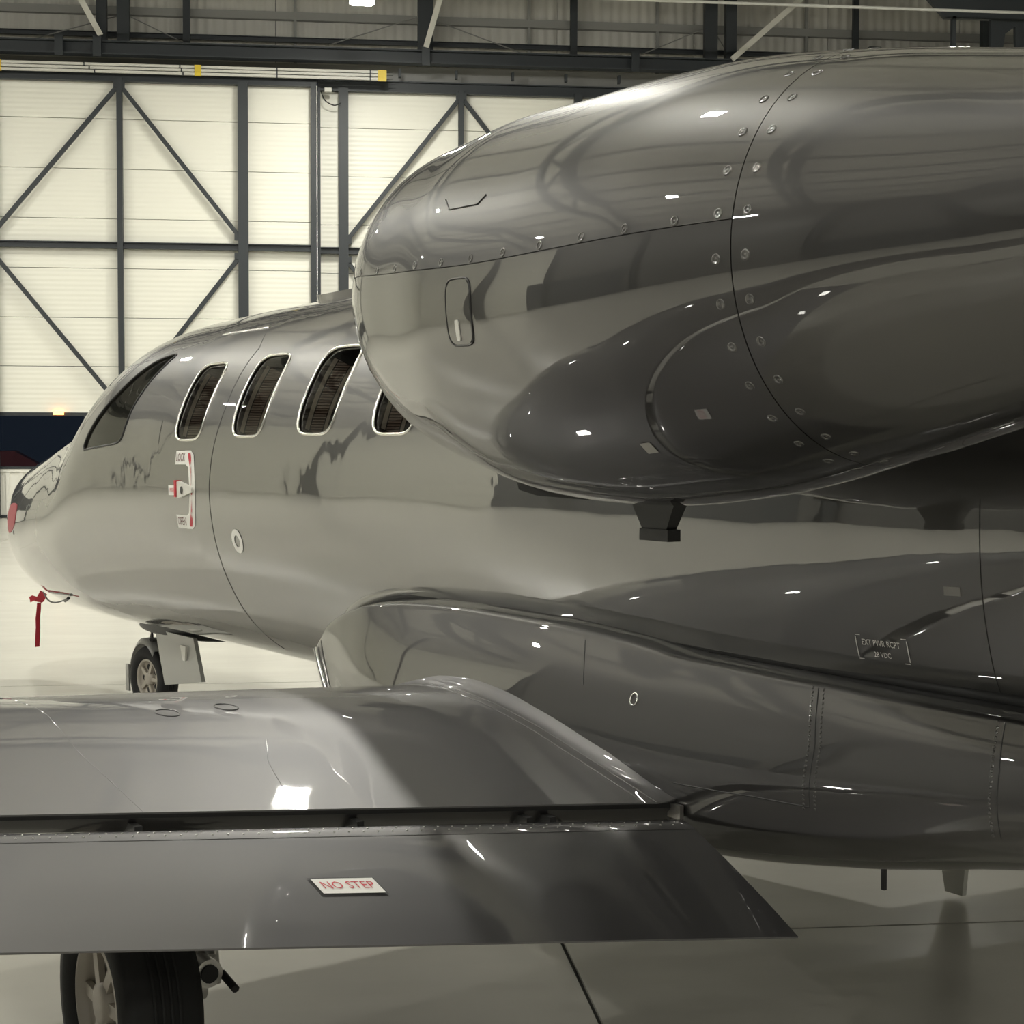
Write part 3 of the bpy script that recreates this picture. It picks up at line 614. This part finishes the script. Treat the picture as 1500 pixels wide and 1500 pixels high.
dh = MB(); patch(dh, fus, [(6.868, R(-3.0)), (6.87, R(.6)), (6.84, R(.8)), (6.69, R(-.4)), (6.69, R(-1.6)), (6.84, R(-3.2))], .012, 4, 0); patch(dh, fus, [(6.885, R(-3)), (6.885, R(1.0)), (6.862, R(1.0)), (6.862, R(-3))], .016, 3, 1); patch(dh, fus, ring(6.80, R(-1.2), .012, R(.9), 12), .016, 3, 2)
dh.obj('door_handle', [WHITEP, DECR, DKMETAL], A, label='white door handle with a red band')
# EXT PWR RCPT placard
pb = MB(); c = (2.66, R(-17.55)); axf = (-1, 1/.83)
V2, F = text2d('EXT PWR RCPT', .0205); on_surface(pb, fus, [(x*.82, y) for x, y in V2], F, (c[0], c[1]+.013*axf[1]), axf, .0036, 0)
V2, F = text2d('28 VDC', .0185); on_surface(pb, fus, [(x*.85, y) for x, y in V2], F, (c[0], c[1]-.014*axf[1]), axf, .0036, 0)
for sx in (-1, 1):
    rect_on(pb, fus, (c[0]+sx*.078, c[1]), .003, .05, axf, .0014, 0, 4)
    for sy in (-1, 1): rect_on(pb, fus, (c[0]+sx*.07, c[1]+sy*.029*axf[1]), .015, .002, axf, .0014, 0, 3)
pb.obj('placard', [DECW], A, label='EXT PWR RCPT 28 VDC lettering in small white capitals')
st = MB(); rect_on(st, fus, (2.435, R(-7.7)), .045, .018, (-1, 1/.83), .001, 0, 4); st.obj('sticker', GREYST, A)
nr = MB(); patch(nr, fus, smooth_closed([(10.42, R(15)), (10.05, R(13)), (10.02, R(6)), (10.1, R(0)), (10.45, R(-4)), (10.62, R(2)), (10.6, R(10))], 3), .0025, 5); nr.obj('nose_cover', REDP, A, label='dark red cover patch on the tip of the nose')
nh = MB(); patch(nh, fus, ring(10.127, R(-3.1), .02, R(1.2), 10), .002, 3); nh.obj('nose_port', BLACK, A)
an_ = MB(); patch(an_, fus, ring(6.6, R(80), .2, R(5), 24), .03, 5); an_.obj('antenna_fairing', PAINT, A)

# engine nacelle (port) built from separate cowls over a dark core
def nacelle(sg):
    S = np.array([1, sg, 1])
    def cowl(name, x0, x1, t0, t1, parent, off=0., full=False):
        us = np.linspace(x0, x1, max(8, int(abs(x1-x0)/.025))); vs = np.linspace(t0, t1, max(16, int((t1-t0)/R(3)))); 
        if full: vs = np.linspace(0, 2*np.pi, 120, endpoint=False)
        U, V = np.meshgrid(us, vs, indexing='ij'); P = nac(U, V); N_ = outward(nac, U, V); P = P+N_*off
        mb = MB(); mb.grid(P*S, 0, wrap=full, flip=sg < 0)
        I = P-N_*.003                                     # turned-in edges give the joint its depth
        if not full:
            for a, b in ((P[:, 0], I[:, 0]), (P[:, -1], I[:, -1])): mb.grid(np.stack([a, b], 0)*S)
        for a, b in ((P[0], I[0]), (P[-1], I[-1])): mb.grid(np.stack([a, b], 0)*S, 0, wrap=full)
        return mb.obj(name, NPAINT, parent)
    us = np.linspace(.9, 3.74, 60); vs = np.linspace(0, 2*np.pi, 64, endpoint=False); U, V = np.meshgrid(us, vs, indexing='ij')
    core = MB(); core.grid((nac(U, V)-outward(nac, U, V)*.004)*S, 0, wrap=True, flip=sg < 0); core = core.obj('engine_nacelle', SEAM, A)
    # inlet lip with its throat
    n = 96; t = np.linspace(0, 2*np.pi, n, endpoint=False); rows = []
    for x in np.concatenate([np.linspace(3.70, 3.86, 8), np.linspace(3.87, 3.924, 9)]): rows.append(nac(np.full(n, x), t))
    for x, r in ((3.928, .25), (3.924, .242), (3.91, .234), (3.87, .226), (3.80, .224), (3.6, .235), (3.3, .25)):
        y, z = nac_axis(x); rows.append(np.stack([np.full(n, x), y+r*np.cos(t), z+r*np.sin(t)], 1))
    lp = MB(); lp.grid(np.stack(rows, 0)*S, 0, wrap=True); lp.obj('inlet_lip', NPAINT, core, fix=True)
    y, z = nac_axis(3.3); fan = MB(); M = Matrix.Translation((3.3, y*sg, z)); fan.lathe([(0, .25), (.0, .09)], M, 40, 0); fan.lathe([(0, .09), (.06, .07), (.13, .03), (.15, .001)], M, 24, 1)
    for k in range(18):
        a = 2*math.pi*k/18; fan.add([M @ Vector((.01, .08*math.cos(a), .08*math.sin(a))), M @ Vector((.05, .08*math.cos(a+.2), .08*math.sin(a+.2))), M @ Vector((.06, .245*math.cos(a+.3), .245*math.sin(a+.3))), M @ Vector((.01, .245*math.cos(a+.12), .245*math.sin(a+.12)))], [(0, 1, 2, 3)], 1)
    fan.obj('fan', [BLACK, STEEL], core)
    sp0 = R(7)
    for nm, x0, x1, t0, t1 in (('upper_cowl', 2.0645, 3.698, sp0+.0022, math.pi-sp0-.0022), ('lower_cowl', 2.0645, 3.698, math.pi-sp0+.0022, 2*math.pi+sp0-.0022)): cowl(nm, x0, x1, t0, t1, core)
    cowl('aft_cowl', .9, 2.062, 0, 1, core, full=True)
    y, z = nac_axis(.9); ex = MB(); M = Matrix.Translation((.9, y*sg, z)); ex.lathe([(0, .185), (-.02, .18), (.0, .17), (.3, .15)], M, 48, 0); ex.lathe([(.3, .15), (.3, .001)], M, 48, 1); ex.obj('exhaust', [DKMETAL, BLACK], core)
    # pylon to the fuselage
    py = MB(); rows = []
    for yy in np.linspace(.5, 1.02, 6):
        c = np.linspace(0, 2*np.pi, 40, endpoint=False); rows.append(np.stack([1.95+1.15*np.cos(c), np.full(40, yy*sg), 1.93+.085*np.sin(c)*(.75+.25*np.cos(c))], 1))
    py.grid(np.stack(rows, 0), 0, wrap=True); py.obj('pylon', PAINT, A, fix=True)
    return core
nc = nacelle(1)
# fasteners along the joints: one shared cup washer
M = Matrix.Identity(4); fw_ = MB(); fw_.lathe([(0, .0095), (.0012, .009), (.0014, .0066), (.0004, .0055), (.0004, .0025), (.001, .0015), (.001, .0002)], M, 14); fme = fw_.mesh('fastener', NPAINT)
pts = []
for k in range(15):
    a = R(-84+11.6*k)
    for dx in (-.033, .033): pts.append((2.064+dx, a))
for u in (2.2, 2.33, 2.46, 2.6, 2.74, 2.88, 3.02, 3.16, 3.3, 3.44, 3.58): pts.append((u, R(7)+.026))
for k in range(7): pts.append((3.72, R(-50+20*k)))
for u, v in pts:
    p = nac(np.array([u]), np.array([v]))[0]; nn = outward(nac, np.array([u]), np.array([v]))[0]
    o = bpy.data.objects.new('fastener', fme); o.matrix_local = Matrix.Translation(Vector(p)) @ Vector(nn).to_track_quat('X', 'Z').to_matrix().to_4x4(); link(o, nc)
def ccyc(cx, ct, w_, h_): return rrect(cx, ct, w_, h_, 5, 40)
ad = MB(); uvtube(ad, nac, ccyc(2.93, R(-5.4), .115, R(18)), .0022, .0006, 6, True); ad.obj('access_door_seam', DKMETAL, nc); ad = MB(); uvtube(ad, nac, [(3.089, R(27.5)), (3.047, R(24)), (2.912, R(24)), (2.888, R(26.5))], .0018, .0006, 6); ad.obj('access_door_seam', DKMETAL, nc)
ad = MB(); patch(ad, nac, ccyc(2.93, R(-5.4), .108, R(17)), .0016, 5); ad.obj('access_door', NPAINT, nc)
la = MB(); patch(la, nac, rrect(2.938, R(-10.2), .016, R(5.6), 6, 20), .004, 3); la.obj('door_latch', WHITEP, nc)
sk = MB(); rect_on(sk, nac, (2.44, R(-49.7)), .032, .03, (-1, 1/.44), .0012, 0, 4); sk.obj('sticker', GREYST, nc)
# drain mast and vent under the nacelle
dm = MB(); y0 = 1.30; top = [(2.935, y0+.02, 1.51), (2.935, y0-.02, 1.51), (2.755, y0-.02, 1.51), (2.755, y0+.02, 1.51)]; bot = [(2.885, y0+.014, 1.43), (2.885, y0-.014, 1.43), (2.80, y0-.014, 1.43), (2.80, y0+.014, 1.43)]
dm.add(top+bot, [(0, 1, 2, 3), (4, 7, 6, 5), (0, 4, 5, 1), (1, 5, 6, 2), (2, 6, 7, 3), (3, 7, 4, 0)], 0); dm.box((2.84, y0, 1.418), (.10, .036, .026), 0); dm.obj('drain_mast', DKMETAL, nc)
vn = MB(); pv = [(3.32, 1.28, 1.545), (3.30, 1.28, 1.505), (3.22, 1.28, 1.493), (3.02, 1.28, 1.49), (3.02, 1.28, 1.55)]; vn.prism(pv, (0, .09, 0)); vn.obj('vent_scoop', BLACK, nc)
nacelle(-1)
# tail
fin = MB(); fin.prism([(.8, -.05, 2.2), (-1.6, -.05, 4.4), (-2.9, -.05, 4.4), (-2.4, -.05, 1.9)], (0, .1, 0)); fin.obj('tail_fin', WPAINT, A)
tp = MB(); tp.prism([(-1.5, -2.9, 4.40), (-1.0, 0, 4.40), (-1.5, 2.9, 4.40), (-2.2, 2.9, 4.40), (-2.6, 0, 4.40), (-2.2, -2.9, 4.40)], (0, 0, .09)); tp.obj('tailplane', WPAINT, A)
# belly bits
ba = MB(); ba.box((3.13, .3, .45), (.012, .010, .075)); ba.obj('drain_tube', DKMETAL, A)
MB().prism([(4.12, -.93, .52), (3.88, -.93, .52), (3.93, -.93, .02), (4.01, -.93, .02)], (0, .02, 0)).obj('gear_door', WHITEP, A, label='pale gear door hanging under the far side of the belly')

# nose gear
ng = MB(); ng.tube([(9.20, .03, .2), (9.14, .03, .62)], .035, 12); ng.tube([(9.2, -.06, .44), (9.40, .02, .47), (9.2, .1, .44)], .014, 6); ng.tube([(9.22, -.05, .40), (9.36, .03, .42), (9.22, .1, .40)], .012, 6); ng = ng.obj('nose_gear_strut', DKMETAL, A)
def wheel(cx, cy, cz, r, w_, rz, parent, rim_r, spokes):
    M = Matrix.Translation((cx, cy, cz)) @ Matrix.Rotation(math.pi/2+rz, 4, 'Z'); h = w_/2
    ty = MB(); ty.lathe([(-h*.62, rim_r), (-h*.85, rim_r*1.04), (-h, rim_r+(r-rim_r)*.45), (-h*.93, r*.93), (-h*.70, r*.985), (-h*.35, r), (h*.35, r), (h*.70, r*.985), (h*.93, r*.93), (h, rim_r+(r-rim_r)*.45), (h*.85, rim_r*1.04), (h*.62, rim_r)], M, 56)
    for g in (-.3, -.1, .1, .3): ty.lathe([(h*g-.004, r+.0005), (h*g-.004, r+.004), (h*g+.004, r+.004), (h*g+.004, r+.0005)], M, 56)
    ty.obj('tyre', RUBBER, parent)
    for sd in (1, -1):
        rm = MB(); rm.lathe([(sd*h*.60, rim_r*1.0), (sd*h*.82, rim_r*1.03), (sd*h*.84, rim_r*.94), (sd*h*.55, rim_r*.90), (sd*h*.40, rim_r*.86), (sd*h*.30, rim_r*.3)], M, 48, 0); rm.lathe([(sd*h*.35, rim_r*.36), (sd*h*.75, rim_r*.32), (sd*h*.8, rim_r*.22), (sd*h*.8, .0005)], M, 24, 0)
        for k in range(spokes):
            a = 2*math.pi*k/spokes; d = Vector((0, math.cos(a), math.sin(a))); e = Vector((0, -math.sin(a), math.cos(a)))
            rm.beam(M @ (d*rim_r*.25+Vector((sd*h*.62, 0, 0))), M @ (d*rim_r*.93+Vector((sd*h*.55, 0, 0))), rim_r*.20, h*.16, 0, side=(M.to_3x3() @ e))
            c2 = math.cos(a+math.pi/spokes), math.sin(a+math.pi/spokes); rm.lathe([(sd*h*.405, rim_r*.15), (sd*h*.41, .0005)], M @ Matrix.Translation((0, c2[0]*rim_r*.62, c2[1]*rim_r*.62)), 14, 1)
        rm.obj('rim', [RIMM, BLACK], parent)
wheel(9.29, .05, .195, .195, .12, R(10), ng, .115, 5)
mg_ = MB(); c = Vector((9.29, .05, .195)); rows = []
for k in range(14):
    a = R(8+9.5*k); r_ = .235; wv = .055
    rows.append([(c.x+r_*math.cos(a), c.y+s_*wv, c.z+r_*math.sin(a)+.01) for s_ in (-1.25, -1, 1, 1.25)])
G = np.array(rows); G[:, 0, 2] -= .03; G[:, 3, 2] -= .03; mg_.grid(G); mg_.grid(G-np.array([0, 0, .006])); mg_.beam((9.515, .13, .10), (9.52, .13, .26), .012, .05); mg_.obj('mudguard', GEARGREY, ng, fix=True)
gd = MB(); gd.prism([(8.84, .19, .545), (8.27, .19, .55), (8.13, .2, .332), (8.667, .2, .249)], (0, .022, 0)); gd = gd.obj('gear_door', GEARGREY, ng)
MB().prism([(8.42, .205, .50), (8.34, .205, .50), (8.35, .205, .42), (8.38, .205, .42)], (0, .024, 0)).obj('door_bracket', WHITEP, gd)
gb = MB(); c_ = np.linspace(0, 2*np.pi, 36, endpoint=False); G = np.stack([np.stack([8.82+k[0]*np.sign(np.cos(c_))*np.abs(np.cos(c_))**.8, .0+k[1]*np.sin(c_), np.full(36, k[2])], 1) for k in ((.52, .20, .62), (.56, .22, .530), (.54, .21, .518), (.50, .18, .516))], 0); gb.grid(G, 0, wrap=True); gb.add(G[-1], [tuple(range(36))], 1); gb.obj('gear_bay_rim', [DKMETAL, BLACK], A)
# main gear, port and starboard
for sg in (1, -1):
    mg = MB(); cy = 2.17*sg; mg.tube([(3.80, 1.98*sg, .265), (3.9, 1.98*sg, .78)], .045, 14); mg.tube([(3.80, 1.98*sg, .265), (3.80, 2.17*sg, .265)], .035, 12); mg.tube([(3.72, 2.0*sg, .36), (3.9, 1.98*sg, .62)], .022, 10); mg = mg.obj('main_gear_strut', STEEL, A)
    wheel(3.80, cy, .265, .265, .20, 0, mg, .155, 6)
    bk = MB(); bk.tube([(3.66, 2.045*sg, .36), (3.60, 2.045*sg, .36)], .034, 16, 0); bk.tube([(3.63, 2.0*sg, .345), (3.55, 2.0*sg, .33)], .010, 8, 1); bk.tube([(3.605, 2.045*sg, .36), (3.595, 2.045*sg, .36)], .022, 14, 1); bk.obj('brake_cylinder', [STEEL, BLACK], mg)

# streamer hanging from the nose
def WP(p): return org + Matrix.Rotation(math.pi/2+HEADING, 3, 'Z') @ Vector(p)
sr = empty('warning_streamer', WP((10.52, .33, .24)), math.pi/2+HEADING, label='red fabric streamer hanging from a cord under the jet nose', cat='streamer')
base = Vector((10.52, .33, .24)); rel = lambda p: Vector(p)-base
def ribbon(mb, pts, wd, dirs, m=0):
    rows = [[rel(p)+Vector(d)*(-wd/2), rel(p)+Vector(d)*(wd/2)] for p, d in zip(pts, dirs)]; G = np.array([[tuple(a) for a in r] for r in rows]); n = np.array([.0006, .0, .0]); mb.grid(G+n, m); mb.grid(G-n, m, flip=True)
rbm = MB(); tpos = [(10.63, .33, .545), (10.64, .33, .50), (10.645, .335, .44), (10.66, .33, .38), (10.67, .33, .31), (10.68, .33, .25)]
ribbon(rbm, tpos, .034, [(-.35, .9, .0), (-.3, .95, 0), (-.2, .95, 0), (-.3, .95, 0), (-.1, 1, 0), (-.25, .95, 0)]); rbm.obj('ribbon', RED, sr)
kn2 = MB(); kp = [(10.50, .34, .625), (10.54, .335, .60), (10.58, .335, .575), (10.63, .335, .55)]; ribbon(kn2, kp, .055, [(0, .8, .5), (.1, .7, .7), (0, .8, .6), (0, .9, .2)]); ribbon(kn2, [(10.60, .33, .565), (10.66, .36, .575), (10.70, .37, .56)], .04, [(0, .4, .9), (0, .3, .9), (0, .2, .9)]); kn2.obj('knot', RED, sr)
cd = MB(); cd.tube([rel(p) for p in smooth_open([(10.50, .34, .625), (10.2, .40, .60), (9.8, .475, .625), (9.3, .56, .695)], 5)], .005, 6); cd.tube([rel((9.42, .54, .672)), rel((9.28, .565, .70))], .010, 8); cd.obj('cord', DKMETAL, sr)
# parked car outside, seen through the dark window strip
car = empty('car', (-7.3, WY+2.6, 0), R(8), label='dark red car parked outside behind the window strip', cat='car')
b = MB(); prof = [(-1.9, .35), (-1.95, .75), (-1.1, .9), (-.6, 1.3), (.7, 1.32), (1.35, .95), (1.95, .85), (2.0, .4)]; b.prism([(x, -.8, z) for x, z in prof], (0, 1.6, 0)); b.obj('body', REDP, car)
for x in (-1.25, 1.25):
    for y in (-.75, .75): MB().lathe([(-.1, .18), (-.1, .31), (.1, .31), (.1, .18), (.1, .001)], Matrix.Translation((x, y, .31)) @ Matrix.Rotation(math.pi/2, 4, 'Z'), 20).obj('wheel', RUBBER, car)
